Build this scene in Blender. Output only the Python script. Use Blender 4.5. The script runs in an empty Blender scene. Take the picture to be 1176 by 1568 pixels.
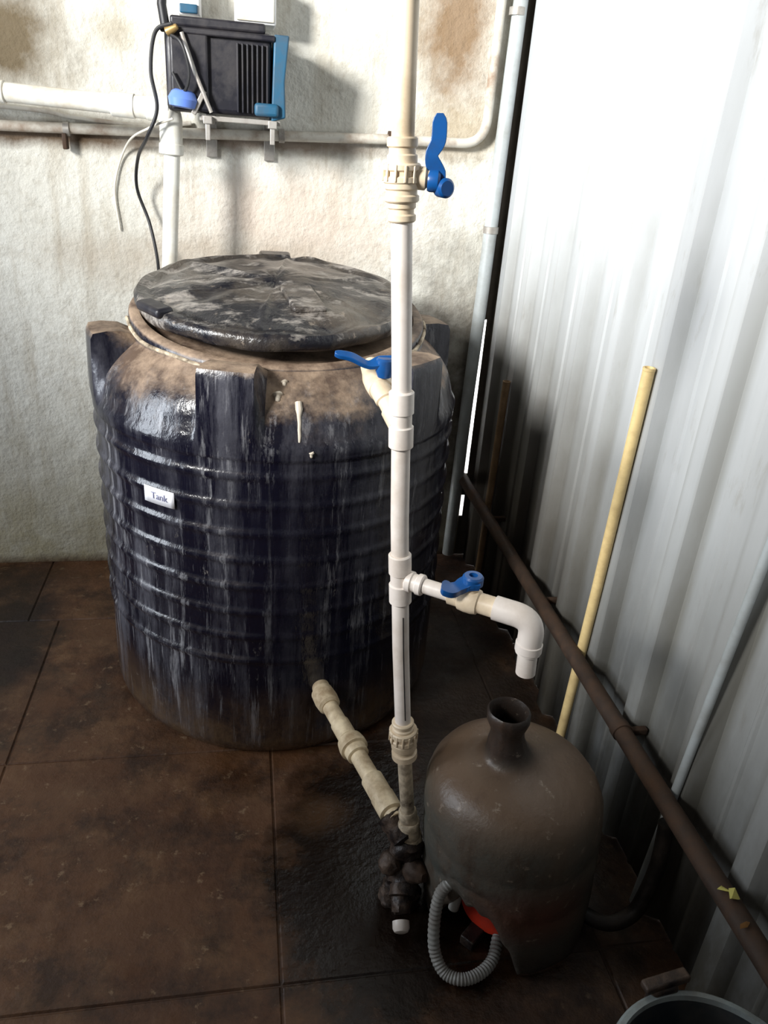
import bpy, bmesh, math, random
from mathutils import Vector, Matrix, noise
random.seed(4)
S=bpy.context.scene
S.view_settings.view_transform='Standard'
S.view_settings.look='None'
S.view_settings.exposure=0.0
COL=S.collection
# ------------------------------------------------------------ materials
def newmat(name):
    m=bpy.data.materials.new(name); m.use_nodes=True
    nt=m.node_tree; b=nt.nodes['Principled BSDF']
    return m,nt,b
def N(nt,t,**kw):
    n=nt.nodes.new(t)
    for k,v in kw.items():
        if hasattr(n,k): setattr(n,k,v)
        else: n.inputs[k.replace('_',' ')].default_value=v
    return n
def coords(nt,scale=(1,1,1),loc=(0,0,0)):
    tc=N(nt,'ShaderNodeTexCoord'); mp=N(nt,'ShaderNodeMapping')
    mp.inputs['Scale'].default_value=scale; mp.inputs['Location'].default_value=loc
    nt.links.new(tc.outputs['Object'],mp.inputs['Vector']); return mp.outputs[0]
def noi(nt,sc=5,det=6,rough=.6,scale=(1,1,1),loc=(0,0,0),dist=0):
    n=N(nt,'ShaderNodeTexNoise'); n.inputs['Scale'].default_value=sc
    n.inputs['Detail'].default_value=det; n.inputs['Roughness'].default_value=rough
    n.inputs['Distortion'].default_value=dist
    nt.links.new(coords(nt,scale,loc),n.inputs['Vector']); return n.outputs['Fac']
def ramp(nt,fac,stops):
    r=N(nt,'ShaderNodeValToRGB'); e=r.color_ramp.elements
    while len(e)<len(stops): e.new(.5)
    for i,(p,c) in enumerate(stops):
        e[i].position=p; e[i].color=(c,c,c,1) if isinstance(c,(int,float)) else (*c,1)
    nt.links.new(fac,r.inputs[0]); return r.outputs[0]
def mix(nt,fac,a,b,mode='MIX'):
    m=N(nt,'ShaderNodeMix'); m.data_type='RGBA'; m.blend_type=mode
    for i,(s,v) in enumerate(((m.inputs[0],fac),(m.inputs[6],a),(m.inputs[7],b))):
        if isinstance(v,(int,float)): s.default_value=v if i==0 else (v,v,v,1)
        elif isinstance(v,tuple): s.default_value=(*v,1)
        else: nt.links.new(v,s)
    return m.outputs[2]
def mth(nt,op,a,b=0,c=None):
    m=N(nt,'ShaderNodeMath',operation=op)
    for i,v in enumerate((a,b,c)):
        if v is None: continue
        if isinstance(v,(int,float)): m.inputs[i].default_value=v
        else: nt.links.new(v,m.inputs[i])
    return m.outputs[0]
def bump(nt,b,h,st=.3,d=.01):
    n=N(nt,'ShaderNodeBump'); n.inputs['Strength'].default_value=st; n.inputs['Distance'].default_value=d
    nt.links.new(h,n.inputs['Height']); nt.links.new(n.outputs[0],b.inputs['Normal'])
def blob(nt,c,r,soft=1.0,nz=.35,sc=9):
    """stain mask: 1 at centre c, 0 outside ellipsoid radii r, broken up by noise"""
    tc=N(nt,'ShaderNodeTexCoord'); v=N(nt,'ShaderNodeVectorMath',operation='SUBTRACT')
    nt.links.new(tc.outputs['Object'],v.inputs[0]); v.inputs[1].default_value=c
    d=N(nt,'ShaderNodeVectorMath',operation='DIVIDE'); nt.links.new(v.outputs[0],d.inputs[0]); d.inputs[1].default_value=r
    l=N(nt,'ShaderNodeVectorMath',operation='LENGTH'); nt.links.new(d.outputs[0],l.inputs[0])
    n=noi(nt,sc,8,.65)
    s=mth(nt,'ADD',l.outputs['Value'],mth(nt,'MULTIPLY',mth(nt,'SUBTRACT',n,.5),nz*4))
    m=N(nt,'ShaderNodeMapRange'); nt.links.new(s,m.inputs[0])
    m.inputs[1].default_value=1.0; m.inputs[2].default_value=1.0-soft; m.inputs[3].default_value=0; m.inputs[4].default_value=1
    return m.outputs[0]
def sepz(nt,ax='Z',src='Object'):
    tc=N(nt,'ShaderNodeTexCoord'); s=N(nt,'ShaderNodeSeparateXYZ'); nt.links.new(tc.outputs[src],s.inputs[0]); return s.outputs[ax]
def maprange(nt,v,a,b,c=0,d=1):
    m=N(nt,'ShaderNodeMapRange'); nt.links.new(v,m.inputs[0])
    for i,x in enumerate((a,b,c,d)): m.inputs[i+1].default_value=x
    return m.outputs[0]
def normz(nt):
    g=N(nt,'ShaderNodeNewGeometry'); s=N(nt,'ShaderNodeSeparateXYZ'); nt.links.new(g.outputs['Normal'],s.inputs[0]); return s.outputs['Z']

def simple(name,col,rough=.5,metal=0,dirt=None,amt=.5,sc=18,bmp=.1,stretch=(1,1,1)):
    m,nt,b=newmat(name)
    b.inputs['Roughness'].default_value=rough; b.inputs['Metallic'].default_value=metal
    if dirt:
        f=ramp(nt,noi(nt,sc,8,.65,stretch),[(.42,0),(.68,amt)])
        nt.links.new(mix(nt,f,col,dirt),b.inputs['Base Color'])
        nt.links.new(maprange(nt,f,0,1,rough,min(1,rough+.35)),b.inputs['Roughness'])
    else: b.inputs['Base Color'].default_value=(*col,1)
    if bmp: bump(nt,b,noi(nt,sc*3,5,.6),bmp,.003)
    return m

def m_wall():
    m,nt,b=newmat('plaster_wall')
    big=noi(nt,2.2,6,.6)
    c=mix(nt,ramp(nt,big,[(.35,0),(.65,1)]),(.82,.81,.74),(.64,.62,.55))
    fine=noi(nt,30,6,.7)
    c=mix(nt,ramp(nt,fine,[(.50,0),(.72,.45)]),c,(.42,.38,.30))
    st=noi(nt,14,6,.7,(1,1,.12))
    c=mix(nt,ramp(nt,st,[(.50,0),(.72,.6)]),c,(.36,.30,.21))
    spk=noi(nt,9,9,.8,(1,1,1),(7,3,1))
    c=mix(nt,ramp(nt,spk,[(.60,0),(.72,.6)]),c,(.26,.21,.15))
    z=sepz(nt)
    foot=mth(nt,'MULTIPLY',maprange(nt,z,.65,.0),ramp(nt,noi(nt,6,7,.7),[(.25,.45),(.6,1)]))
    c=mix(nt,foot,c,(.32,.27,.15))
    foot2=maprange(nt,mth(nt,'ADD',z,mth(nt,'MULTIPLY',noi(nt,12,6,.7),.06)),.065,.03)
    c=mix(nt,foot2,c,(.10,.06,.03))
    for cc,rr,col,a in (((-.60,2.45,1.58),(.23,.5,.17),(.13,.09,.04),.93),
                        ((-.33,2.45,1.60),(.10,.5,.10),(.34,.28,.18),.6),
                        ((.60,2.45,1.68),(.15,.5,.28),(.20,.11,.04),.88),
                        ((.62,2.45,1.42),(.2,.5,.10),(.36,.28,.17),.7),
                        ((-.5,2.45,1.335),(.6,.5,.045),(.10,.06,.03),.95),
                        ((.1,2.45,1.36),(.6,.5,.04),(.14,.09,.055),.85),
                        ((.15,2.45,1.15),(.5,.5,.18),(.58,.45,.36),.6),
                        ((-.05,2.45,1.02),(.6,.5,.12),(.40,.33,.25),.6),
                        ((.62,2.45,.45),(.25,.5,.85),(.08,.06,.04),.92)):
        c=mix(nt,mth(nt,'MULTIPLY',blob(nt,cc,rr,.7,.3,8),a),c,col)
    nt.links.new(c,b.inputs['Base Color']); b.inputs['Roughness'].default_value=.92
    h=mth(nt,'ADD',noi(nt,16,8,.6),mth(nt,'MULTIPLY',noi(nt,70,4,.6),.45))
    bump(nt,b,h,.55,.015); return m
def m_floor():
    m,nt,b=newmat('stone_slab_floor')
    c=mix(nt,ramp(nt,noi(nt,2.5,8,.65),[(.35,0),(.65,1)]),(.085,.034,.014),(.145,.066,.028))
    c=mix(nt,ramp(nt,noi(nt,7,9,.7),[(.5,0),(.72,.7)]),c,(.21,.115,.055))
    c=mix(nt,ramp(nt,noi(nt,6,9,.72,(1,1,1),(9,1,0)),[(.47,0),(.62,.85)]),c,(.034,.014,.006))
    c=mix(nt,ramp(nt,noi(nt,28,6,.7,(1,1,1),(3,1,0)),[(.60,0),(.68,.6)]),c,(.32,.21,.12))
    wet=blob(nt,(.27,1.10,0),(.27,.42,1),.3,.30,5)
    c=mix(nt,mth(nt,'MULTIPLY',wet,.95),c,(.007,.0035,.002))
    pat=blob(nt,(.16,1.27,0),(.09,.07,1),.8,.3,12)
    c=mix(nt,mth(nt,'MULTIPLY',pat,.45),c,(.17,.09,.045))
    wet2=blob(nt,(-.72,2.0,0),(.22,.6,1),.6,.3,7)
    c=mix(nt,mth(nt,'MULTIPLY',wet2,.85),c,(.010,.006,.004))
    dark3=blob(nt,(.62,1.5,0),(.42,1.3,1),.6,.2,7)  # darkens the floor along the right wall
    c=mix(nt,mth(nt,'MULTIPLY',dark3,.88),c,(.008,.005,.003))
    nt.links.new(c,b.inputs['Base Color'])
    r=mix(nt,wet,ramp(nt,noi(nt,6,7,.65),[(.35,.28),(.62,.8)]),.14)
    nt.links.new(r,b.inputs['Roughness'])
    bump(nt,b,mth(nt,'ADD',noi(nt,14,8,.65),mth(nt,'MULTIPLY',noi(nt,60,5,.6),.3)),.5,.012); return m
def m_sheet():
    m,nt,b=newmat('corrugated_metal')
    c=mix(nt,ramp(nt,noi(nt,4,6,.6,(1,1,.15)),[(.35,0),(.7,1)]),(.56,.58,.595),(.41,.43,.44))
    c=mix(nt,ramp(nt,noi(nt,26,8,.7,(1,1,.25)),[(.58,0),(.74,.5)]),c,(.26,.23,.18))
    z=sepz(nt); y=sepz(nt,'Y')
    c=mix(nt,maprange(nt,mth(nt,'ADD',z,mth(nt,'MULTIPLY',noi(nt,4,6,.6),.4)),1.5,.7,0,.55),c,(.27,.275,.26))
    # rib shading painted in as dark grimy stripes beside every rib
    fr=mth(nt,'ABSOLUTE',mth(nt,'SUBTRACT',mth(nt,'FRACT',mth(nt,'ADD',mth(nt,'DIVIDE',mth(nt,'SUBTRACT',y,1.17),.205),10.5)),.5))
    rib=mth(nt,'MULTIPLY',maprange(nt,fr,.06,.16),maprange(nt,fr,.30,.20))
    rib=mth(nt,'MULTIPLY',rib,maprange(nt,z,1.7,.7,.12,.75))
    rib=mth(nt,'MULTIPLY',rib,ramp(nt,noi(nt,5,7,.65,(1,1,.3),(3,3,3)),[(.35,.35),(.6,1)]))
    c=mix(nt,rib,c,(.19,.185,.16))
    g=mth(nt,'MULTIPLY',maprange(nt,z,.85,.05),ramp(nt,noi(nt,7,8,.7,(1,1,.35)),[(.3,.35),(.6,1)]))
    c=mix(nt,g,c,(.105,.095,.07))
    tank_shade=mth(nt,'MULTIPLY',maprange(nt,mth(nt,'ADD',z,mth(nt,'MULTIPLY',noi(nt,5,7,.6),.5)),1.2,.7),maprange(nt,y,1.3,2.1))  # painted tank shadow: darkens the lower sheet towards the corner
    c=mix(nt,mth(nt,'MULTIPLY',tank_shade,.88),c,(.085,.07,.055))
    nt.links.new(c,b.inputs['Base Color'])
    b.inputs['Metallic'].default_value=.05; b.inputs['Roughness'].default_value=.6
    bump(nt,b,noi(nt,5,4,.5,(1,1,.4)),.2,.02); return m
def m_tank():
    m,nt,b=newmat('black_tank_plastic')
    x=sepz(nt,'X'); z=sepz(nt)
    st=noi(nt,13,8,.75,(1,1,.10)); st2=noi(nt,30,8,.75,(1,1,.07),(4,2,1))
    patch=noi(nt,4.0,7,.65,(1,1,.6))
    side=maprange(nt,x,.10,-.22,.45,1)
    f=mth(nt,'MULTIPLY',mth(nt,'MULTIPLY',ramp(nt,st,[(.46,0),(.60,.9)]),ramp(nt,patch,[(.38,.1),(.58,1)])),side)
    c=mix(nt,f,(.005,.005,.012),(.105,.105,.125))
    f3=mth(nt,'MULTIPLY',mth(nt,'MULTIPLY',ramp(nt,st2,[(.55,0),(.63,.9)]),ramp(nt,patch,[(.42,.15),(.56,1)])),side)
    c=mix(nt,f3,c,(.32,.32,.34))
    f2=ramp(nt,noi(nt,20,9,.8,(1,1,.5)),[(.62,0),(.70,.9)])
    c=mix(nt,mth(nt,'MULTIPLY',f2,ramp(nt,patch,[(.45,0),(.56,1)])),c,(.40,.36,.32))
    low=mth(nt,'MULTIPLY',maprange(nt,z,.22,.0),ramp(nt,noi(nt,9,7,.7),[(.35,.1),(.60,.9)]))
    c=mix(nt,low,c,(.15,.09,.045))
    nz=mth(nt,'MULTIPLY',mth(nt,'SUBTRACT',noi(nt,12,8,.7),.5),.8)
    up=maprange(nt,mth(nt,'ADD',normz(nt),nz),.28,.6)
    zone=maprange(nt,mth(nt,'ADD',z,mth(nt,'MULTIPLY',nz,.30)),.860,.925,.08,.9)
    d=mth(nt,'MULTIPLY',up,zone)
    c=mix(nt,d,c,mix(nt,ramp(nt,noi(nt,9,7,.7,(1,1,1),(2,2,2)),[(.4,0),(.6,1)]),(.10,.062,.04),(.36,.26,.18)))
    nt.links.new(c,b.inputs['Base Color'])
    r=mth(nt,'ADD',mth(nt,'ADD',mth(nt,'MULTIPLY',f,.22),.19),mth(nt,'MULTIPLY',d,.45))
    nt.links.new(r,b.inputs['Roughness'])
    bump(nt,b,mth(nt,'ADD',noi(nt,9,6,.6,(1,1,.3)),mth(nt,'MULTIPLY',noi(nt,50,4,.6),.2)),.45,.014); return m
def m_lid():
    m,nt,b=newmat('dusty_black_lid')
    c=mix(nt,ramp(nt,noi(nt,5,8,.65,dist=.15),[(.44,0),(.62,1)]),(.008,.008,.012),(.075,.062,.05))
    c=mix(nt,ramp(nt,noi(nt,8,9,.72,(.8,1.6,1),(5,2,0),.15),[(.53,0),(.63,.85)]),c,(.34,.31,.28))
    c=mix(nt,ramp(nt,noi(nt,40,6,.7),[(.60,0),(.70,.5)]),c,(.34,.28,.22))
    nt.links.new(c,b.inputs['Base Color']); b.inputs['Roughness'].default_value=.30
    bump(nt,b,mth(nt,'ADD',noi(nt,5,7,.6,dist=.5),mth(nt,'MULTIPLY',noi(nt,30,5,.6),.2)),.8,.02); return m
def m_jar():
    m,nt,b=newmat('dusty_jar_plastic')
    up=maprange(nt,normz(nt),.0,.8)
    c=mix(nt,ramp(nt,noi(nt,5,7,.65),[(.38,0),(.65,1)]),(.075,.078,.068),(.11,.080,.056))
    c=mix(nt,up,c,(.125,.080,.050))
    c=mix(nt,mth(nt,'MULTIPLY',blob(nt,(.50,.86,.17),(.13,.1,.09),.8,.2,10),.75),c,(.12,.030,.016))
    z=sepz(nt)
    c=mix(nt,mth(nt,'MULTIPLY',maprange(nt,z,.16,.0),ramp(nt,noi(nt,12,7,.7),[(.3,.3),(.6,.95)])),c,(.025,.018,.014))
    c=mix(nt,maprange(nt,z,.395,.43),c,(.030,.022,.018))
    c=mix(nt,ramp(nt,noi(nt,40,7,.7),[(.61,0),(.69,.6)]),c,(.34,.28,.22))
    c=mix(nt,ramp(nt,noi(nt,10,8,.75,(1,1,.3),(3,3,3)),[(.52,0),(.66,.7)]),c,(.055,.030,.018))
    nt.links.new(c,b.inputs['Base Color']); b.inputs['Roughness'].default_value=.42
    bump(nt,b,mth(nt,'ADD',noi(nt,10,6,.6),mth(nt,'MULTIPLY',noi(nt,45,5,.6),.25)),.4,.012); return m
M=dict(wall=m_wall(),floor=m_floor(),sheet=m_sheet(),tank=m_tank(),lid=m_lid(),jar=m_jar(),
 pvc=simple('cream_pvc',(.76,.63,.46),.38,0,(.36,.26,.15),.6,14,.05),
 pvcw=simple('white_pvc',(.82,.75,.69),.35,0,(.5,.40,.31),.5,14,.05),
 pvcy=simple('yellowed_pvc',(.82,.68,.46),.4,0,(.28,.18,.09),.85,16,.08),
 pipew=simple('aged_white_pipe',(.80,.80,.74),.4,0,(.45,.34,.2),.6,10,.06),
 yellow=simple('yellow_pipe_plastic',(.80,.61,.29),.45,0,(.40,.26,.11),.5,20,.05),
 brown=simple('brown_stick',(.30,.19,.10),.6,0,(.1,.06,.03),.6,20,.1),
 blue=simple('blue_lever_plastic',(.005,.075,.27),.3,0,(.01,.03,.08),.5,30,.05),
 bluew=simple('blue_bright',(.12,.22,.62),.4),
 bluep=simple('blue_panel_paint',(.012,.085,.16),.5,0,(.05,.05,.05),.6,14,.1),
 grey=simple('grey_conduit',(.45,.49,.50),.4,.1,(.22,.2,.17),.5,12,.1),
 conduit=simple('painted_conduit',(.60,.57,.50),.5,0,(.20,.11,.055),.9,10,.1),
 rust=simple('rusty_iron',(.045,.028,.019),.7,.3,(.10,.055,.032),.8,20,.5),
 iron=simple('grimy_black_iron',(.016,.011,.010),.4,.3,(.15,.10,.07),.8,25,.8),
 darkiron=simple('dark_wet_pipe',(.010,.008,.007),.45,.2,(.04,.028,.02),.7,25,.4),
 dirtypvc=simple('dirty_pvc',(.60,.50,.36),.6,0,(.05,.030,.018),1,24,.4),
 black=simple('black_casing',(.008,.008,.014),.4,0,(.035,.03,.03),.6,18,.1),
 cable=simple('black_cable',(.01,.01,.012),.5),
 wcable=simple('white_cable',(.68,.64,.55),.5),
 steel=simple('dull_steel',(.42,.40,.37),.4,.4,(.15,.12,.1),.6,25,.1),
 white=simple('white_box_plastic',(.85,.85,.85),.4,0,(.5,.48,.44),.3,20,.05),
 hose=simple('grey_hose',(.30,.30,.28),.45,0,(.12,.09,.07),.6,20,.1),
 red=simple('red_paint',(.60,.035,.012),.4,0,(.10,.03,.02),.5,20,.1),
 orange=simple('orange_scrap',(.55,.28,.10),.6),
 ylw=simple('yellow_scrap',(.6,.55,.15),.6),
 bucket=simple('dark_bucket_plastic',(.018,.026,.034),.4,0,(.09,.08,.07),.6,14,.1),
 rim=simple('bucket_rim',(.32,.37,.37),.4,0,(.12,.1,.08),.6,14,.1),
 label=simple('label_paper',(.95,.95,1),.5),
 ink=simple('label_ink',(.22,.23,.36),.6),
 shadow_strip=simple('corner_shadow_strip',(.10,.08,.06),.7,0,(.05,.04,.03),.6,10,.2),  # dark brown imitates the shadow line in the corner
 drip=simple('paint_drip',(.66,.58,.47),.5),
 outside=simple('slit_reflector_white',(.85,.85,.85),.9),
 brass=simple('brass',(.45,.30,.12),.4,.6))
# ------------------------------------------------------------ mesh helpers
def empty(name,loc=(0,0,0)):
    e=bpy.data.objects.new(name,None); COL.objects.link(e); e.location=loc; e.empty_display_size=.05; return e
def mk(name,verts,faces,mat,parent=None,smooth=True,bevel=0,sub=0,angle=35):
    me=bpy.data.meshes.new(name); me.from_pydata([tuple(v) for v in verts],[],faces)
    bm=bmesh.new(); bm.from_mesh(me); bmesh.ops.recalc_face_normals(bm,faces=bm.faces)
    for e in bm.edges:
        if len(e.link_faces)==2 and e.calc_face_angle(0)>math.radians(angle): e.smooth=False
    for f in bm.faces: f.smooth=smooth
    bm.to_mesh(me); bm.free()
    ms=mat if isinstance(mat,list) else [mat]
    for x in ms: me.materials.append(x)
    o=bpy.data.objects.new(name,me); COL.objects.link(o)
    if parent:
        o.parent=parent; o.matrix_parent_inverse=Matrix.Translation(-Vector(parent.location))
    if bevel:
        b=o.modifiers.new('b','BEVEL'); b.width=bevel; b.segments=3; b.limit_method='ANGLE'
    if sub:
        s=o.modifiers.new('s','SUBSURF'); s.levels=sub; s.render_levels=sub
    return o
def frame(d):
    d=Vector(d).normalized(); a=Vector((0,0,1)) if abs(d.z)<.9 else Vector((1,0,0))
    x=a.cross(d).normalized(); return x,d.cross(x)
def smoothpath(pts,n=8):
    P=[Vector(p) for p in pts]
    if len(P)<3: return P
    out=[]
    for i in range(len(P)-1):
        p0=P[i-1] if i>0 else P[0]*2-P[1]; p1=P[i];p2=P[i+1];p3=P[i+2] if i+2<len(P) else P[-1]*2-P[-2]
        for k in range(n):
            t=k/n; out.append(.5*((2*p1)+(p2-p0)*t+(2*p0-5*p1+4*p2-p3)*t*t+(3*p1-p0-3*p2+p3)*t**3))
    out.append(P[-1]); return out
def fillet(pts,rad,n=8):
    P=[Vector(p) for p in pts]; out=[P[0]]
    for i in range(1,len(P)-1):
        a=(P[i-1]-P[i]); b=(P[i+1]-P[i]); r=min(rad,a.length*.49,b.length*.49)
        A=P[i]+a.normalized()*r; B=P[i]+b.normalized()*r
        for k in range(n+1):
            t=k/n; out.append(A*(1-t)**2+P[i]*2*t*(1-t)+B*t*t)
    out.append(P[-1]); return out
def tube(name,pts,r,mat,parent=None,seg=20,corr=0,caps=True,hollow=False):
    P=[Vector(p) for p in pts]; vs=[];fs=[]
    T=[(P[min(i+1,len(P)-1)]-P[max(i-1,0)]).normalized() for i in range(len(P))]
    x,y=frame(T[0])
    for i,p in enumerate(P):
        if i:
            x=(x-T[i]*x.dot(T[i])).normalized(); y=T[i].cross(x)
        rr=r[i] if isinstance(r,(list,tuple)) else r
        if corr: rr*=1+corr*math.sin(i*math.pi*.5*1.0)
        for k in range(seg):
            a=2*math.pi*k/seg; vs.append(p+(x*math.cos(a)+y*math.sin(a))*rr)
    for i in range(len(P)-1):
        for k in range(seg):
            k2=(k+1)%seg; fs.append((i*seg+k,i*seg+k2,(i+1)*seg+k2,(i+1)*seg+k))
    if caps: fs.append(tuple(range(seg))[::-1]); fs.append(tuple((len(P)-1)*seg+k for k in range(seg)))
    return mk(name,vs,fs,mat,parent)
def lathe(name,o,d,prof,mat,parent=None,seg=32,caps=True,rough=0):
    """profile = [(distance along d, radius)...]"""
    o=Vector(o); d=Vector(d).normalized(); x,y=frame(d); vs=[];fs=[]
    if rough:
        pp=[]
        for (s0,r0),(s1,r1) in zip(prof[:-1],prof[1:]):
            k=max(1,int((s1-s0)/.004))
            for i in range(k): pp.append((s0+(s1-s0)*i/k,r0+(r1-r0)*i/k))
        prof=pp+[prof[-1]]; seg=max(seg,32)
    for s,r in prof:
        for k in range(seg):
            a=2*math.pi*k/seg; v=o+d*s+(x*math.cos(a)+y*math.sin(a))*r
            if rough: v+=(x*math.cos(a)+y*math.sin(a))*rough*(noise.noise(v*60)+.6*noise.noise(v*140))
            vs.append(v)
    for i in range(len(prof)-1):
        for k in range(seg):
            k2=(k+1)%seg; fs.append((i*seg+k,i*seg+k2,(i+1)*seg+k2,(i+1)*seg+k))
    if caps: fs.append(tuple(range(seg))[::-1]); fs.append(tuple((len(prof)-1)*seg+k for k in range(seg)))
    return mk(name,vs,fs,mat,parent)
def box(name,c,size,mat,parent=None,rot=None,bevel=.003):
    c=Vector(c); sx,sy,sz=[s/2 for s in size]
    vs=[Vector((x,y,z)) for x in(-sx,sx) for y in(-sy,sy) for z in(-sz,sz)]
    if rot is not None: vs=[rot@v for v in vs]
    vs=[v+c for v in vs]
    fs=[(0,1,3,2),(4,6,7,5),(0,4,5,1),(2,3,7,6),(0,2,6,4),(1,5,7,3)]
    return mk(name,vs,fs,mat,parent,True,bevel)
def coupling(name,a,b,r,mat,parent,lip=.0025):
    a=Vector(a);b=Vector(b);L=(b-a).length
    return lathe(name,a,b-a,[(0,r-.002),(.002,r),(L*.4-.002,r),(L*.4,r-lip),(L*.6,r-lip),(L*.6+.002,r),(L-.002,r),(L,r-.002)],mat,parent)
# ------------------------------------------------------------ room
XW=.772; YW=2.454; ZT=2.7
def wallmesh():
    vs=[];fs=[];nx,nz=90,70; x0,x1=-2.2,XW
    for j in range(nz+1):
        for i in range(nx+1):
            x=x0+(x1-x0)*i/nx; z=ZT*j/nz
            vs.append((x,YW+.006*noise.noise(Vector((x*2.5,z*2.5,1))),z))
    for j in range(nz):
        for i in range(nx):
            a=j*(nx+1)+i; fs.append((a,a+1,a+nx+2,a+nx+1))
    n0=len(vs)
    vs+= [(x0,YW+.03,0),(x1,YW+.03,0),(x1,YW+.03,ZT),(x0,YW+.03,ZT)]
    fs.append((n0,n0+3,n0+2,n0+1))
    r=[j*(nx+1)+nx for j in range(nz+1)]
    fs.append(tuple(r+[n0+2,n0+1]))
    return mk('wall_back',vs,fs,M['wall'])
wallmesh()
def sheet():
    P=.205;off=1.17
    k0=int((-1.3-off)/P)-1
    pts=[]
    for k in range(k0,30):
        c=off+k*P
        for dy,dx in ((-.036,.0),(-.022,-.026),(.022,-.026),(.036,.0),(.096,0),(.101,-.004),(.107,-.004),(.112,0)):
            pts.append((c+dy,.825+dx))
    pts=[p for p in pts if -1.3<=p[0]<=2.45]
    pts=[(-1.3,.825)]+pts+[(2.45,.825)]
    vs=[];fs=[];zs=[0,.6,1.2,1.8,ZT]
    for z in zs:
        for (yy,xx) in pts: vs.append((xx,yy,z))
    n=len(pts)
    for j in range(len(zs)-1):
        for i in range(n-1): a=j*n+i; fs.append((a,a+1,a+n+1,a+n))
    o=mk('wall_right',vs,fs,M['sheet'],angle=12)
    s=o.modifiers.new('s','SOLIDIFY'); s.thickness=.0015; s.offset=0
sheet()
# added strips around the daylight slit; their dark brown paints the corner's shadow line
tr=empty('trim_1',(.80,2.44,0))
mk('slit_edge',[(.7845,YW,0),(.7825,YW,ZT),(.84,YW,ZT),(.84,YW,0),(.7845,YW+.003,0),(.7825,YW+.003,ZT),(.84,YW+.003,ZT),(.84,YW+.003,0)],
   [(0,1,2,3),(7,6,5,4),(0,4,5,1),(3,2,6,7)],M['shadow_strip'],tr)
for z0,z1 in ((0,.16),(.245,.33),(.88,ZT)):
    box('slit_cover',(.779,YW+.004,(z0+z1)/2),(.026,.006,z1-z0),M['shadow_strip'],tr,None,.001)
# white panel added outside, lit so that the open corner joint glows
box('slit_reflector',(1.0,3.05,.45),(1.2,.05,2.2),M['outside'],None,None,.002)
def floor():
    vs=[];fs=[];g=.0015
    xs=[.055+.62*k for k in range(-4,3)]; ys=[.885+.605*k for k in range(-4,4)]
    def addbox(x0,x1,y0,y1,z0,z1,b=.003):
        n=len(vs); 
        for (x,y,z) in ((x0,y0,z0),(x1,y0,z0),(x1,y1,z0),(x0,y1,z0),(x0,y0,z1-b),(x1,y0,z1-b),(x1,y1,z1-b),(x0,y1,z1-b),(x0+b,y0+b,z1),(x1-b,y0+b,z1),(x1-b,y1-b,z1),(x0+b,y1-b,z1)): vs.append((x,y,z))
        for q in ((0,1,5,4),(1,2,6,5),(2,3,7,6),(3,0,4,7),(4,5,9,8),(5,6,10,9),(6,7,11,10),(7,4,8,11),(8,9,10,11)): fs.append(tuple(n+i for i in q))
    for j in range(len(ys)-1):
        sh=0 if j%2==1 else -.09
        if j==4: sh=0
        for i in range(len(xs)-1):
            x0=xs[i]+sh+g; x1=min(xs[i+1]+sh-g,.86); 
            if x0>=.84: continue
            y1=min(ys[j+1]-g,2.47)
            dz=random.uniform(-.002,0)
            addbox(x0,x1,ys[j]+g,y1,-.04,dz)
    n=len(vs); vs+=[(-2.4,-1.6,-.004),(.9,-1.6,-.004),(.9,2.6,-.004),(-2.4,2.6,-.004)]; fs.append((n,n+1,n+2,n+3))
    mk('floor',vs,fs,M['floor'])
floor()
# ------------------------------------------------------------ water tank
TC=Vector((.0845,1.902,0)); R=.44
tank=empty('water_tank',TC)
LUG=[math.radians(a) for a in (-106,-46,14,74,134,-166)]
ribz=[.29+.066*k for k in range(8)]
def body_r(z,amp=1):
    r=R+.004*(1-z/.8)
    if z<.05: r-=.02*(1-z/.05)**2
    for zc in ribz:
        d=abs(z-zc)
        if d<.016: r+=amp*.006*(math.cos(d/.016*math.pi)*.5+.5)
    if z>.785: r+=.004
    return r
rowsB=[i*.8/160 for i in range(161)]
shoulder=[(.815,.446),(.832,.436),(.86,.429),(.885,.420),(.905,.405),(.925,.385),(.940,.367),(.948,.356),(.952,.352)]
lugp=[(.83,.447),(.86,.447),(.90,.446),(.94,.445),(.958,.444),(.970,.438),(.974,.41),(.972,.375),(.962,.352)]
neck=[(.962,.350),(.975,.350),(.984,.349),(.990,.344),(.990,.325),(.97,.31)]
def lugmask(a):
    m=0
    for l in LUG:
        d=abs((a-l+math.pi)%(2*math.pi)-math.pi)*R
        m=max(m,min(1,max(0,(.070-d)/.010)))
    return m*m*(3-2*m)
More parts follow.
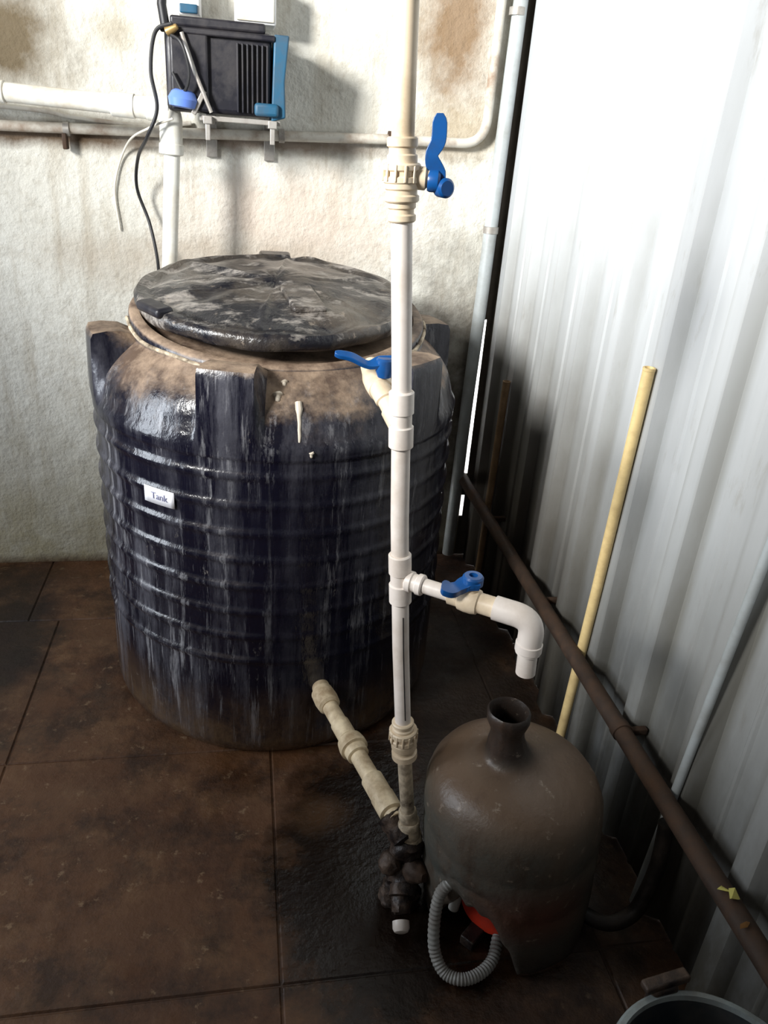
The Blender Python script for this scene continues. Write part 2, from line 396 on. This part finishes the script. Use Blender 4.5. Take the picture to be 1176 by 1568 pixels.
def tankbody():
    seg=288; vs=[];fs=[]
    rows=[]
    for z in rowsB: rows.append(('b',z))
    for i in range(len(shoulder)): rows.append(('s',i))
    for i in range(len(neck)): rows.append(('n',i))
    for t,v in rows:
        for k in range(seg):
            a=2*math.pi*k/seg
            dd=(math.degrees(a)+180)%360-180
            am=1-.6*max(0,min(1,(dd+104)/10))*max(0,min(1,(-25-dd)/10))  # ribs flattened at front right, imitating the unlit side by shape
            if t=='b':
                z=v; r=body_r(z,am)
            elif t=='s':
                m=lugmask(a); z=shoulder[v][0]*(1-m)+lugp[v][0]*m; r=shoulder[v][1]*(1-m)+lugp[v][1]*m
            else:
                z,r=neck[v]; z+=.02+.05*math.sin(a)*r/.33*(1 if v else .5) if v else .05*math.sin(a)*.3+.005
            r+=.003*noise.noise(Vector((math.cos(a)*2,math.sin(a)*2,z*3)))
            vs.append(TC+Vector((r*math.cos(a),r*math.sin(a),z)))
    for i in range(len(rows)-1):
        for k in range(seg):
            k2=(k+1)%seg; fs.append((i*seg+k,i*seg+k2,(i+1)*seg+k2,(i+1)*seg+k))
    fs.append(tuple(range(seg))[::-1]); fs.append(tuple((len(rows)-1)*seg+k for k in range(seg)))
    mk('body',vs,fs,M['tank'],tank,angle=50)
tankbody()
def lid():
    seg=160; prof=[(.295,-.022),(.318,-.024),(.325,-.014),(.325,.0),(.318,.010),(.300,.012),(.290,.006),(.27,.010),(.25,.015),(.22,.019),(.19,.023),(.16,.026),(.13,.029),(.10,.031),(.07,.033),(.04,.034),(.012,.035)]
    vs=[];fs=[]
    tilt=Matrix.Rotation(math.radians(6.0),3,'X')
    c=TC+Vector((-.010,.0,1.040))
    for i,(r,z) in enumerate(prof):
        for k in range(seg):
            a=2*math.pi*k/seg
            p=Vector((r*math.cos(a),r*math.sin(a),z))
            if r<.31: p.z+=.013*noise.noise(Vector((p.x*8,p.y*8,3)))+.006*noise.noise(Vector((p.x*22,p.y*18,5)))
            rr2=1+.018*noise.noise(Vector((math.cos(a)*3,math.sin(a)*3,7)))
            p.x*=rr2; p.y*=rr2
            p.z+=.006*noise.noise(Vector((math.cos(a)*3,math.sin(a)*3,17)))
            if .08<r<.28:
                q=abs(((a*6/(2*math.pi))+.15)%1-.5)
                p.z+=.006*max(0,1-q/.05)
            vs.append(c+tilt@p)
    for i in range(len(prof)-1):
        for k in range(seg):
            k2=(k+1)%seg; fs.append((i*seg+k,i*seg+k2,(i+1)*seg+k2,(i+1)*seg+k))
    fs.append(tuple((len(prof)-1)*seg+k for k in range(seg)))
    mk('lid',vs,fs,M['lid'],tank,angle=60)
    box('lid_hinge_tab',TC+Vector((.0,.325,1.078)),(.085,.05,.024),M['lid'],tank,tilt,.008)
    box('lid_handle',TC+Vector((.045,-.13,1.058)),(.075,.17,.014),M['lid'],tank,Matrix.Rotation(math.radians(8),3,'Z')@tilt,.006)
    box('lid_latch',TC+Vector((-.275,-.16,1.03)),(.11,.040,.022),M['black'],tank,Matrix.Rotation(math.radians(-60),3,'Z')@tilt,.008)
lid()
tube('lid_strap',smoothpath([TC+Vector((.353*math.cos(a),.353*math.sin(a),.992+.052*math.sin(a)-.004*math.sin(a*9)))for a in [math.radians(-170+i*10) for i in range(18)]],3),.0045,M['dirtypvc'],tank,8)
def on_tank(a,z,off=.002,r=None):
    a=math.radians(a); rr=(r if r else body_r(z))+off
    return TC+Vector((rr*math.cos(a),rr*math.sin(a),z))
def patch(name,a0,a1,z0,z1,mat,off=.002,n=8,skew=0):
    vs=[];fs=[]
    for j in range(2):
        for i in range(n+1):
            a=a0+(a1-a0)*i/n; z=(z0,z1)[j]+skew*i/n; vs.append(on_tank(a,z,off,R+.0045))
    for i in range(n): fs.append((i,i+1,n+2+i,n+1+i))
    o=mk(name,vs,fs,mat,tank); s=o.modifiers.new('s','SOLIDIFY'); s.thickness=.001; return o
patch('label',-132.0,-121.5,.655,.693,M['label'],.003)
fc=bpy.data.curves.new('label_text','FONT'); fc.body='Tank'; fc.size=.022; fc.align_x='CENTER'; fc.align_y='CENTER'; fc.extrude=.0003
fo=bpy.data.objects.new('label_text',fc); COL.objects.link(fo); fc.materials.append(M['ink'])
a=math.radians(-126.5); n=Vector((math.cos(a),math.sin(a),0)); xx=Vector((-n.y,n.x,0))
pos=n*(R+.0095)+Vector((0,0,.674))
fo.parent=tank
fo.matrix_local=Matrix((( xx.x,0,n.x,pos.x),(xx.y,0,n.y,pos.y),(0,1,0,pos.z),(0,0,0,1)))
for a,z0,z1,w in ((-87,.83,.905,.004),(-93,.905,.918,.006),(-91,.93,.937,.004),(-84,.80,.812,.003)):
    pts=[]
    for i in range(7):
        z=z1+(z0-z1)*i/6
        rr=.447
        for (za,ra),(zb,rb) in zip(shoulder[:-1],shoulder[1:]):
            if za<=z<=zb: rr=ra+(rb-ra)*(z-za)/(zb-za)
        pts.append(on_tank(a+(i%2)*.1,z,.0005,rr))
    tube('paint_drip',pts,[w*1.7,w*1.9,w*1.1,w,w*.9,w*.9,w*.5],M['drip'],tank,10)
# ------------------------------------------------------------ riser pipe with valves
rz=[(.12,.316),(.16,.312),(.30,.293),(.448,.275),(.62,.257),(.75,.2455),(.859,.236),(1.07,.222),(1.31,.2024),(1.395,.1965),(1.543,.190),(2.0,.172),(2.6,.15)]
YR=1.05
def rx(z):
    for (a,xa),(b,xb) in zip(rz[:-1],rz[1:]):
        if a<=z<=b: return xa+(xb-xa)*(z-a)/(b-a)
    return rz[0][1] if z<rz[0][0] else rz[-1][1]
def rp(z): return Vector((rx(z),YR,z))
riser=empty('pvc_riser_pipe',rp(.16))
tube('pipe',[rp(z) for z in (.37,.448,.53,.62,.75,.859,.96,1.07,1.19,1.31,1.38)],.0143,M['pvcw'],riser,28)
tube('upper_pipe',[rp(z) for z in (1.36,1.45,1.543,2.0,2.6)],.0146,M['pvc'],riser,28)
tube('lower_pipe',[rp(z) for z in (.19,.25,.30,.38)],.0135,M['dirtypvc'],riser,24)
coupling('tee_low',rp(.712),rp(.803),.0185,M['pvcw'],riser)
coupling('tee_mid',rp(.985),rp(1.072),.0185,M['pvcw'],riser)
coupling('union_low_a',rp(.372),rp(.412),.0235,M['pvc'],riser,.004)
coupling('union_low_b',rp(.412),rp(.440),.0255,M['pvc'],riser,.002)
coupling('union_low_c',rp(.438),rp(.458),.020,M['pvc'],riser)
for k in range(14):
    a=2*math.pi*k/14; c=rp(.426)+Vector((math.cos(a)*.0253,math.sin(a)*.0253,0))
    box('grip_rib',c,(.003,.003,.022),M['pvc'],riser,Matrix.Rotation(a,3,'Z'),.0008)
def sec(z0,z1,r,name,m='pvc'): coupling(name,rp(z0),rp(z1),r,M[m],riser)
sec(1.300,1.326,.0185,'valve_socket_low'); sec(1.324,1.348,.0225,'valve_body_low'); sec(1.346,1.370,.0240,'valve_body'); sec(1.368,1.400,.0195,'valve_socket_top')
for k in range(12):
    a=2*math.pi*k/12; c=rp(1.358)+Vector((math.cos(a)*.0238,math.sin(a)*.0238,0))
    box('grip_rib',c,(.003,.003,.020),M['pvc'],riser,Matrix.Rotation(a,3,'Z'),.0008)
vx=rp(1.354)
lathe('valve_stem',vx,(1,-.25,0),[(.0,.014),(.030,.014),(.032,.011),(.038,.011)],M['pvc'],riser)
lathe('valve_hub',vx+Vector((.032,-.008,-.002)),(1,-.25,0),[(0,.012),(.003,.0135),(.013,.0135),(.016,.011)],M['blue'],riser)
def lever(pts,w,th,nrm,parent,name='valve_lever'):
    P=smoothpath(pts,6); nrm=Vector(nrm).normalized(); vs=[];fs=[]
    n=len(P)
    for i,p in enumerate(P):
        t=(P[min(i+1,n-1)]-P[max(i-1,0)]).normalized(); s=t.cross(nrm).normalized()
        u=i/(n-1); k=u*(len(w)-1); a=int(min(k,len(w)-2)); ww=w[a]+(w[a+1]-w[a])*(k-a)
        if i==n-1: ww*=.45
        if i==n-2: ww*=.85
        for sx,sz in ((-1,-1),(1,-1),(1,1),(-1,1)): vs.append(p+s*ww*sx+nrm*th*sz)
    for i in range(n-1):
        for k in range(4): fs.append((i*4+k,i*4+(k+1)%4,i*4+4+(k+1)%4,i*4+4+k))
    fs+=[(3,2,1,0),tuple((n-1)*4+k for k in range(4))]
    return mk(name,vs,fs,M['blue'],parent,True,.0015,angle=60)
b0=vx+Vector((.040,-.010,-.003))
lever([b0+Vector((.006,0,-.010)),b0+Vector((.002,0,.010)),b0+Vector((-.006,0,.030)),b0+Vector((.001,0,.048)),b0+Vector((.000,0,.078))],[.009,.012,.008,.0095,.009],.0045,(.25,1,0),riser)
lathe('lever_knob',b0+Vector((.012,-.004,-.006)),(.3,-1,0),[(-.010,.009),(-.007,.012),(.007,.012),(.010,.009)],M['blue'],riser)
m0=rp(1.015); m1=Vector((.199,1.115,1.060)); md=(m1-m0).normalized()
coupling('branch_mid',m0+md*.005,m1,.0165,M['pvc'],riser)
lathe('branch_valve',m1-md*.012,Vector((-.1,1,.25)),[(0,.014),(.002,.019),(.022,.021),(.04,.021),(.055,.018),(.075,.016),(.077,.013)],M['pvc'],riser)
h0=Vector((.205,1.105,1.088))
lathe('mid_valve_hub',h0-Vector((0,0,.012)),(0,0,1),[(0,.010),(.01,.014),(.026,.014),(.029,.011)],M['blue'],riser)
lever([h0+Vector((.012,0,.012)),h0+Vector((-.008,0,.010)),h0+Vector((-.026,0,.006)),h0+Vector((-.05,.003,.016)),h0+Vector((-.075,.005,.020))],[.010,.011,.006,.007,.006],.004,(0,-.5,1),riser)
t0=rp(.757); t1=Vector((.418,.928,.757)); td=(t1-t0).normalized()
tube('tap_pipe',[t0,t1],.0125,M['pvcw'],riser,24)
coupling('tap_socket',t0+td*.012,t0+td*.042,.0175,M['pvcw'],riser)
lathe('tap_valve',t0+td*.085,td,[(0,.013),(.002,.0165),(.018,.0165),(.02,.0195),(.03,.021),(.042,.021),(.05,.0195),(.052,.0165),(.075,.0165),(.077,.0175),(.090,.0175),(.092,.0145),(.118,.0145),(.12,.013)],M['pvc'],riser)
hv=t0+td*.121+Vector((0,0,.015))
lathe('tap_valve_stem',hv,(0,0,1),[(0,.012),(.014,.012),(.016,.010)],M['pvc'],riser)
lathe('tap_valve_hub',hv+Vector((0,0,.012)),(0,0,1),[(0,.013),(.003,.0165),(.015,.0165),(.018,.014),(.0185,.007),(.012,.006)],M['blue'],riser)
hb=hv+Vector((0,0,.020))
lever([hb+td*.012,hb-td*.012+Vector((0,-.008,-.004)),hb-td*.030+Vector((0,-.022,-.010)),hb-td*.045+Vector((0,-.034,-.010)),hb-td*.062+Vector((0,-.040,-.006))],[.012,.013,.010,.013,.012],.0055,(0,-.2,1),riser,'tap_lever')
el=fillet([t1-td*.05,t1+td*.012,t1+td*.012+Vector((0,0,-.06))],.032,10)
tube('tap_elbow',el,.0195,M['pvcw'],riser,28)
q=t1+td*.012
lathe('tap_elbow_lip',q+Vector((0,0,-.042)),(0,0,-1),[(0,.0195),(.001,.021),(.014,.021),(.016,.019)],M['pvcw'],riser)
lathe('tap_spout',q+Vector((0,0,-.05)),(.05,0,-1),[(0,.0155),(.050,.0155),(.051,.0135),(.03,.0125)],M['pvcw'],riser,caps=False)
vs=[];
for i,zz in enumerate([.47+.02*k for k in range(12)]):
    c=rp(zz); 
    for s in (-.0009,.0009): vs.append(c+Vector((.002+s,-.01455,0)))
mk('pipe_marking',vs,[(2*i,2*i+1,2*i+3,2*i+2) for i in range(11)],M['cable'],riser)
for nm,z0,z1,r in (('foot_socket',.205,.235,.0175),('foot_nut',.165,.207,.0215),('foot_flange',.150,.168,.0250)):
    lathe(nm,rp(z0),rp(z1)-rp(z0),[(0,r-.002),(.003,r),(z1-z0-.003,r),(z1-z0,r-.002)],M['dirtypvc'],riser,rough=.002)
# outlet pipe from tank
out=empty('tank_outlet_pipe',(.18,1.43,.2))
o0=Vector((.178,1.425,.205)); o1=Vector((.284,1.062,.195)); od=(o1-o0).normalized()
L=(o1-o0).length
tube('outlet_stub',[Vector((.172,1.470,.203)),o0-Vector((.004,-.01,0))],.021,M['pvcy'],out,24)
lathe('outlet_elbow',o0-od*.0+Vector((-.006,.02,.002)),od,[(0,.014),(.002,.026),(.030,.028),(.05,.026),(.055,.020)],M['pvcy'],out)
lathe('outlet_pipe',o0,od,[(.03,.0185),(.09,.0185),(.092,.0215),(.14,.0215),(.142,.0185),(L-.05,.0185),(L,.0185)],M['pvcy'],out)
lathe('outlet_union',o0+od*.145,od,[(0,.0215),(.002,.028),(.018,.031),(.03,.031),(.032,.025),(.05,.0245),(.052,.021)],M['pvcy'],out)
lathe('outlet_collar',o0+od*(L-.115),od,[(0,.0195),(.002,.0235),(.05,.0235),(.052,.0250),(.095,.0250),(.098,.019)],M['pvcy'],out)
# rusted iron pump head joining outlet and riser
ph=empty('rusty_foot_valve',(.30,1.04,.1))
lathe('tee_body',Vector((.308,1.048,.165)),(-.02,-.06,-1),[(0,.022),(.01,.031),(.03,.034),(.05,.028),(.07,.034),(.10,.034),(.105,.02)],M['iron'],ph,rough=.006)
lathe('inlet_socket',Vector((.277,1.085,.19)),(.35,-.6,-.35),[(0,.022),(.004,.030),(.022,.030),(.03,.026),(.055,.028),(.06,.02)],M['iron'],ph,8,rough=.004)
lathe('nipple',(.302,1.035,.10),(-.18,-.80,-.6),[(0,.022),(.02,.024),(.04,.020),(.085,.018)],M['iron'],ph,rough=.005)
lathe('hex_nut',Vector((.298,1.006,.080)),(-.2,-.9,-.5),[(0,.02),(.002,.027),(.022,.027),(.024,.02)],M['iron'],ph,6,rough=.003)
lathe('side_lump',Vector((.29,1.04,.115)),(-.9,-.5,-.1),[(0,.02),(.02,.024),(.035,.018),(.042,.008)],M['iron'],ph,12,rough=.005)
lathe('valve_lump',Vector((.310,1.02,.11)),(.5,-.8,.25),[(0,.02),(.01,.024),(.03,.018),(.045,.010)],M['rust'],ph,12,rough=.004)
lathe('drain_cap',Vector((.287,.958,.040)),(-.1,-1,-.45),[(0,.012),(.001,.0165),(.014,.0165),(.020,.013),(.022,.008)],M['pvcw'],ph)
lathe('foot_block',Vector((.303,1.04,.0)),(0,0,1),[(0,.042),(.04,.034),(.085,.026)],M['iron'],ph,14,rough=.008)
# ------------------------------------------------------------ cut water jar covering a pump
JC=Vector((.514,1.006,0))
jar=empty('water_jar',JC)
def mkjar():
    prof=[(0,.156),(.012,.163),(.03,.165),(.06,.166),(.10,.167),(.13,.166),(.145,.163),(.158,.163),(.172,.166),(.20,.167),(.23,.167),(.245,.164),(.255,.164),(.27,.167),(.300,.1665),(.326,.164),(.348,.157),(.365,.146),(.379,.129),(.389,.109),(.396,.087),(.401,.067),(.405,.055),(.411,.047),(.421,.041),(.437,.036),(.455,.031),(.470,.030),(.480,.034),(.491,.038),(.508,.0385),(.512,.035),(.504,.031),(.46,.026)]
    seg=180;vs=[];fs=[]
    for i,(z,r) in enumerate(prof):
        nk=max(0,min(1,(z-.36)/.09)); nk=nk*nk*(3-2*nk)
        lean=Vector((-.040,-.004,0))*(z/.5)+Vector((-.022,0,0))*nk
        for k in range(seg):
            a=2*math.pi*k/seg; d=math.degrees(a)
            d=(d+180)%360-180
            u=(d+134)/36
            c=max(0,1-abs(u)**2.0) if abs(u)<1 else 0
            zb=.145*c*(1+.25*noise.noise(Vector((d*.12,0,2))))+.004
            zz=z if z>=.23 else zb+z*(.23-zb)/.23
            rr=r
            rr+=.004*noise.noise(Vector((math.cos(a)*2.5,math.sin(a)*2.5,z*8)))*(1 if z<.33 else .2)
            vs.append(JC+lean+Vector((rr*math.cos(a),rr*math.sin(a),zz)))
    for i in range(len(prof)-1):
        for k in range(seg):
            k2=(k+1)%seg; fs.append((i*seg+k,i*seg+k2,(i+1)*seg+k2,(i+1)*seg+k))
    o=mk('jar_shell',vs,fs,M['jar'],jar,angle=60)
    s=o.modifiers.new('s','SOLIDIFY'); s.thickness=.002; s.offset=-1
mkjar()
pump=empty('water_pump',(.49,1.02,.06))
lathe('motor',Vector((.440,.935,.070)),(.75,.66,0),[(0,.03),(.004,.050),(.02,.055),(.11,.055),(.125,.05),(.13,.02)],M['red'],pump)
lathe('pump_head',Vector((.458,.975,.120)),(-.1,-.1,1),[(0,.02),(.004,.035),(.03,.035),(.034,.02)],M['iron'],pump)
for s in (-.035,.035): box('foot',Vector((.490+s,.99+s,.012)),(.03,.12,.024),M['iron'],pump,Matrix.Rotation(math.radians(-49),3,'Z'),.003)
tube('delivery_elbow',fillet([(.44,.965,.14),(.405,.945,.140),(.385,.935,.135),(.378,.93,.10)],.02),.010,M['hose'],pump)
hp=smoothpath([(.390,.96,.150),(.366,.932,.170),(.346,.925,.150),(.338,.912,.100),(.338,.890,.045),(.352,.862,.020),(.380,.845,.018),(.415,.850,.018),(.448,.872,.020),(.47,.91,.03)],24)
tube('corrugated_hose',hp,.0110,M['hose'],pump,16,.07)
tube('suction_pipe',fillet([(.60,.97,.045),(.69,.90,.04),(.745,.905,.06),(.772,.915,.17),(.772,.93,.28)],.05,8),.015,M['darkiron'],pump)
# ------------------------------------------------------------ wall base bar, sticks, conduits
bar=empty('rusty_rail',(.762,1.5,.325))
tube('rail_pipe',[(.762,-1.2,.330),(.762,.6,.328),(.762,1.5,.325),(.762,2.44,.322)],.0190,M['rust'],bar,20)
for y in (.60,1.12,1.62,2.1):
    box('rail_bracket',(.790,y+.01,.322),(.060,.014,.016),M['rust'],bar)
lathe('rail_joint',(.762,1.12,.3265),(0,1,0),[(0,.019),(.001,.0215),(.02,.0215),(.021,.019)],M['rust'],bar)
def stick(name,pts,r,mat,hol=True):
    e=empty(name,pts[0]); P=[Vector(p) for p in pts]
    tube('shaft',P,r,mat,e,20)
    d=(P[-1]-P[-2]).normalized()
    lathe('end_rim',P[-1]-d*.002,d,[(0,r*1.0),(.001,r*1.06),(.006,r*1.06),(.0065,r*.8),(.002,r*.7)],mat,e,20)
    return e
stick('yellow_pipe',[(.787,1.415,.0),(.787,1.395,.5),(.784,1.378,1.022)],.0120,M['yellow'])
stick('brown_pipe',[(.785,2.20,.0),(.785,2.19,.4),(.785,2.185,.75)],.0115,M['brown'])
stick('grey_pipe',[(.7895,.975,.0),(.7895,.945,.5),(.7895,.90,1.2),(.7895,.86,2.2)],.0085,M['grey'])
e=empty('grey_conduit',(.748,2.42,1))
tube('conduit_tube',[(.738,2.425,.02),(.742,2.425,.6),(.748,2.425,.98),(.752,2.425,1.4),(.756,2.425,1.8),(.76,2.425,2.6)],.0205,M['grey'],e,24)
for z in (1.15,1.72): lathe('conduit_clip',(.75,2.425,z),(0,0,1),[(0,.0205),(.001,.0235),(.02,.0235),(.021,.0205)],M['steel'],e)
e=empty('wall_conduit',(.0,2.425,1.37))
cp=fillet([(-2.1,2.43,1.335),(-1.2,2.43,1.345),(-.62,2.43,1.352),(-.10,2.43,1.368),(.42,2.43,1.390),(.700,2.43,1.396),(.703,2.43,1.75),(.703,2.43,2.6)],.07,10)
tube('conduit_tube',cp,.0135,M['conduit'],e,20)
lathe('rust_ring',(.412,2.43,1.3895),(1,0,.03),[(0,.014),(.001,.022),(.012,.022),(.013,.017),(.03,.017),(.031,.014)],M['rust'],e)
for x,z in ((-.475,1.355),(.10,1.377)):
    lathe('saddle',(x,2.43,z),(1,0,.03),[(0,.014),(.001,.018),(.016,.018),(.017,.014)],M['steel'],e)
box('saddle_screw',(-.472,2.425,1.325),(.012,.03,.04),M['rust'],e)
e2=empty('wall_cable',(-.6,2.43,1.38))
tube('cable',smoothpath([(-1.4,2.44,1.40),(-.62,2.44,1.398),(-.45,2.44,1.385),(-.25,2.44,1.375),(-.14,2.44,1.392)],6),.006,M['conduit'],e2,12)
e=empty('tank_inlet_pipe',(-.18,2.26,1.42))
a0=Vector((-1.9,2.42,1.47)); a1=Vector((-.178,2.255,1.418))
tube('inlet_run',[a0,a1],.0225,M['pipew'],e,24)
d=(a1-a0).normalized(); L=(a1-a0).length
coupling('run_coupling',a0+d*(L-.145),a0+d*(L-.0),.0285,M['pipew'],e)
coupling('run_clamp',a0+d*(L-.43),a0+d*(L-.40),.026,M['pipew'],e)
tube('inlet_elbow',fillet([a1-d*.05,a1,a1+Vector((-.003,0,-.10))],.04,8),.0285,M['pipew'],e,28)
lathe('elbow_lip',a1+Vector((-.002,0,-.075)),(-.05,0,-1),[(0,.028),(.002,.031),(.025,.031),(.028,.026)],M['pipew'],e)
tube('inlet_drop',[a1+Vector((0,0,-.08)),(-.205,2.245,.955)],.0205,M['pipew'],e,24)
e=empty('black_power_cable',(-.25,2.4,1.3))
tube('cable',smoothpath([(-.16,2.18,1.60),(-.200,2.19,1.58),(-.215,2.19,1.50),(-.205,2.19,1.42),(-.235,2.22,1.355),(-.275,2.34,1.30),(-.29,2.40,1.22),(-.262,2.40,1.13),(-.242,2.36,1.04),(-.235,2.30,.98)],10),.0045,M['cable'],e,10)
e=empty('white_wire',(-.3,2.4,1.3))
tube('wire',smoothpath([(-.17,2.21,1.40),(-.23,2.23,1.375),(-.31,2.42,1.33),(-.355,2.445,1.22),(-.35,2.447,1.10)],10),.003,M['wcable'],e,10)
# ------------------------------------------------------------ wall mounted booster unit
dv=empty('wall_mounted_pump_unit',(-.05,2.3,1.5))
box('casing',(-.055,2.30,1.510),(.255,.18,.185),M['black'],dv,None,.012)
box('casing_top',(-.055,2.29,1.610),(.225,.16,.022),M['black'],dv,None,.006)
box('top_ledge',(-.055,2.205,1.590),(.27,.02,.014),M['black'],dv,None,.004)
for i in range(7): box('fin',(-.010+i*.012,2.207,1.50),(.004,.014,.15),M['black'],dv,None,.001)
box('left_plate',(-.125,2.206,1.505),(.09,.016,.17),M['black'],dv,None,.006)
mk('side_guard',[Vector(v) for v in ((.078,2.20,1.60),(.115,2.20,1.60),(.105,2.20,1.50),(.108,2.20,1.42),(.072,2.20,1.41),(.078,2.38,1.60),(.115,2.38,1.60),(.105,2.38,1.50),(.108,2.38,1.42),(.072,2.38,1.41))],
   [(0,1,2,3,4),(9,8,7,6,5),(0,5,6,1),(1,6,7,2),(2,7,8,3),(3,8,9,4),(4,9,5,0)],M['bluep'],dv,True,.004)
box('guard_foot',(.06,2.20,1.435),(.06,.03,.03),M['bluep'],dv,None,.008)
lathe('intake_cup',(-.145,2.20,1.425),(.1,0,1),[(0,.020),(.003,.032),(.02,.036),(.035,.028),(.04,.02)],M['bluew'],dv)
tube('strap',[(-.14,2.19,1.585),(-.11,2.188,1.50),(-.075,2.19,1.42)],.005,M['steel'],dv,8)
tube('loop_wire',smoothpath([(-.17,2.19,1.58),(-.14,2.17,1.56),(-.125,2.17,1.50),(-.14,2.18,1.46),(-.165,2.19,1.50)],8),.004,M['cable'],dv,8)
lathe('brass_joint',(-.175,2.19,1.582),(1,-.3,.5),[(0,.006),(.002,.011),(.02,.009),(.03,.006)],M['brass'],dv)
tube('antenna_cable',[(-.178,2.22,1.59),(-.185,2.22,1.64),(-.178,2.24,1.72)],.011,M['cable'],dv,12)
for x0 in (-.085,.075):
    box('bracket_arm',(x0,2.32,1.403),(.022,.26,.018),M['steel'],dv,None,.002)
    box('bracket_leg',(x0,2.20,1.382),(.012,.012,.05),M['steel'],dv,None,.002)
    box('bracket_plate',(x0,2.446,1.37),(.03,.014,.12),M['steel'],dv,None,.002)
box('bracket_bar',(-.005,2.215,1.407),(.20,.02,.012),M['steel'],dv,None,.002)
box('hook',(-.105,2.20,1.44),(.012,.02,.06),M['steel'],dv,Matrix.Rotation(.5,3,'Y'),.002)
jb=empty('junction_box',(-.13,2.42,1.68))
box('box',(-.130,2.40,1.68),(.055,.10,.085),M['white'],jb,None,.004); box('cover',(-.130,2.345,1.65),(.044,.012,.020),M['bluep'],jb,None,.003)
jb=empty('switch_box',(.04,2.42,1.68))
box('box',(.035,2.39,1.68),(.105,.12,.10),M['white'],jb,None,.005); box('cover',(.035,2.327,1.68),(.095,.01,.09),M['pipew'],jb,None,.003)
# ------------------------------------------------------------ bucket
BC=Vector((.632,.490,0)); bk=empty('plastic_bucket',BC)
lathe('shell',BC,(0,0,1),[(.002,.120),(.02,.125),(.23,.150),(.245,.152),(.245,.146),(.23,.143),(.03,.118),(.012,.05)],M['bucket'],bk,72)
lathe('rim',BC,(0,0,1),[(.232,.150),(.234,.156),(.250,.158),(.254,.154),(.254,.147),(.245,.145)],M['rim'],bk,72,False)
box('handle_lug',BC+Vector((-.008,.160,.240)),(.045,.022,.045),M['iron'],bk,Matrix.Rotation(.1,3,'Z'),.006)
box('handle_lug_cap',BC+Vector((-.004,.164,.265)),(.080,.020,.014),M['iron'],bk,Matrix.Rotation(.15,3,'Z'),.004)
tube('handle',[BC+Vector((.159*math.cos(a),.159*math.sin(a),.225)) for a in [math.pi*i/24 for i in range(25)]],.004,M['iron'],bk,8)
sc=empty('plastic_scrap',(.745,.70,.345))
for i,(p,mm) in enumerate((((.752,.735,.349),'ylw'),((.760,.720,.352),'ylw'),((.750,.68,.349),'orange'))):
    vs=[Vector(p)+Vector((random.uniform(-.012,.012),random.uniform(-.012,.012),random.uniform(-.004,.008))) for _ in range(8)]
    bm=bmesh.new(); [bm.verts.new(v) for v in vs]; bmesh.ops.convex_hull(bm,input=bm.verts)
    me=bpy.data.meshes.new('scrap'); bm.to_mesh(me); bm.free(); me.materials.append(M[mm]); o=bpy.data.objects.new('scrap_%d'%i,me); COL.objects.link(o); o.parent=sc; o.matrix_parent_inverse=Matrix.Translation(-sc.location)
# ------------------------------------------------------------ light
def area(name,loc,tgt,size,power,col=(1,1,1),spread=180):
    l=bpy.data.lights.new(name,'AREA'); l.shape='RECTANGLE'; l.size,l.size_y=size; l.energy=power; l.color=col; l.spread=math.radians(spread)
    o=bpy.data.objects.new(name,l); COL.objects.link(o); o.location=loc
    o.rotation_euler=(Vector(tgt)-Vector(loc)).to_track_quat('-Z','Y').to_euler(); return o
area('window_daylight',(-1.9,.1,2.25),(.75,2.1,1.80),(.5,.6),42,(1,.99,.96),68)
area('side_doorway_daylight',(-2.1,1.3,1.2),(.2,1.9,.85),(.7,1.3),15,(.84,.91,1),110)
area('slit_reflector_lamp',(.45,2.62,.6),(1.0,3.05,.45),(.3,1.0),60,(1,1,1))  # hidden lamp added to light the white panel behind the corner slit
w=bpy.data.worlds.new('World'); S.world=w; w.use_nodes=True
w.node_tree.nodes['Background'].inputs[0].default_value=(1,.97,.94,1); w.node_tree.nodes['Background'].inputs[1].default_value=.13
# ------------------------------------------------------------ camera
p=math.radians(26);yw=math.radians(11.3);ro=math.radians(4.45)
F=Vector((math.sin(yw),math.cos(yw),0)); Rt=Vector((math.cos(yw),-math.sin(yw),0)); Z=Vector((0,0,1))
fwd=F*math.cos(p)-Z*math.sin(p); up0=F*math.sin(p)+Z*math.cos(p)
cx=Rt*math.cos(ro)+up0*math.sin(ro); cy=-Rt*math.sin(ro)+up0*math.cos(ro); cz=-fwd
cd=bpy.data.cameras.new('camera'); cam=bpy.data.objects.new('camera',cd); COL.objects.link(cam)
cd.sensor_fit='VERTICAL'; cd.sensor_height=36; cd.lens=36*1180/1568; cd.clip_start=.02
cam.matrix_world=Matrix(((cx.x,cy.x,cz.x,0),(cx.y,cy.y,cz.y,0),(cx.z,cy.z,cz.z,1.4),(0,0,0,1)))
S.camera=cam
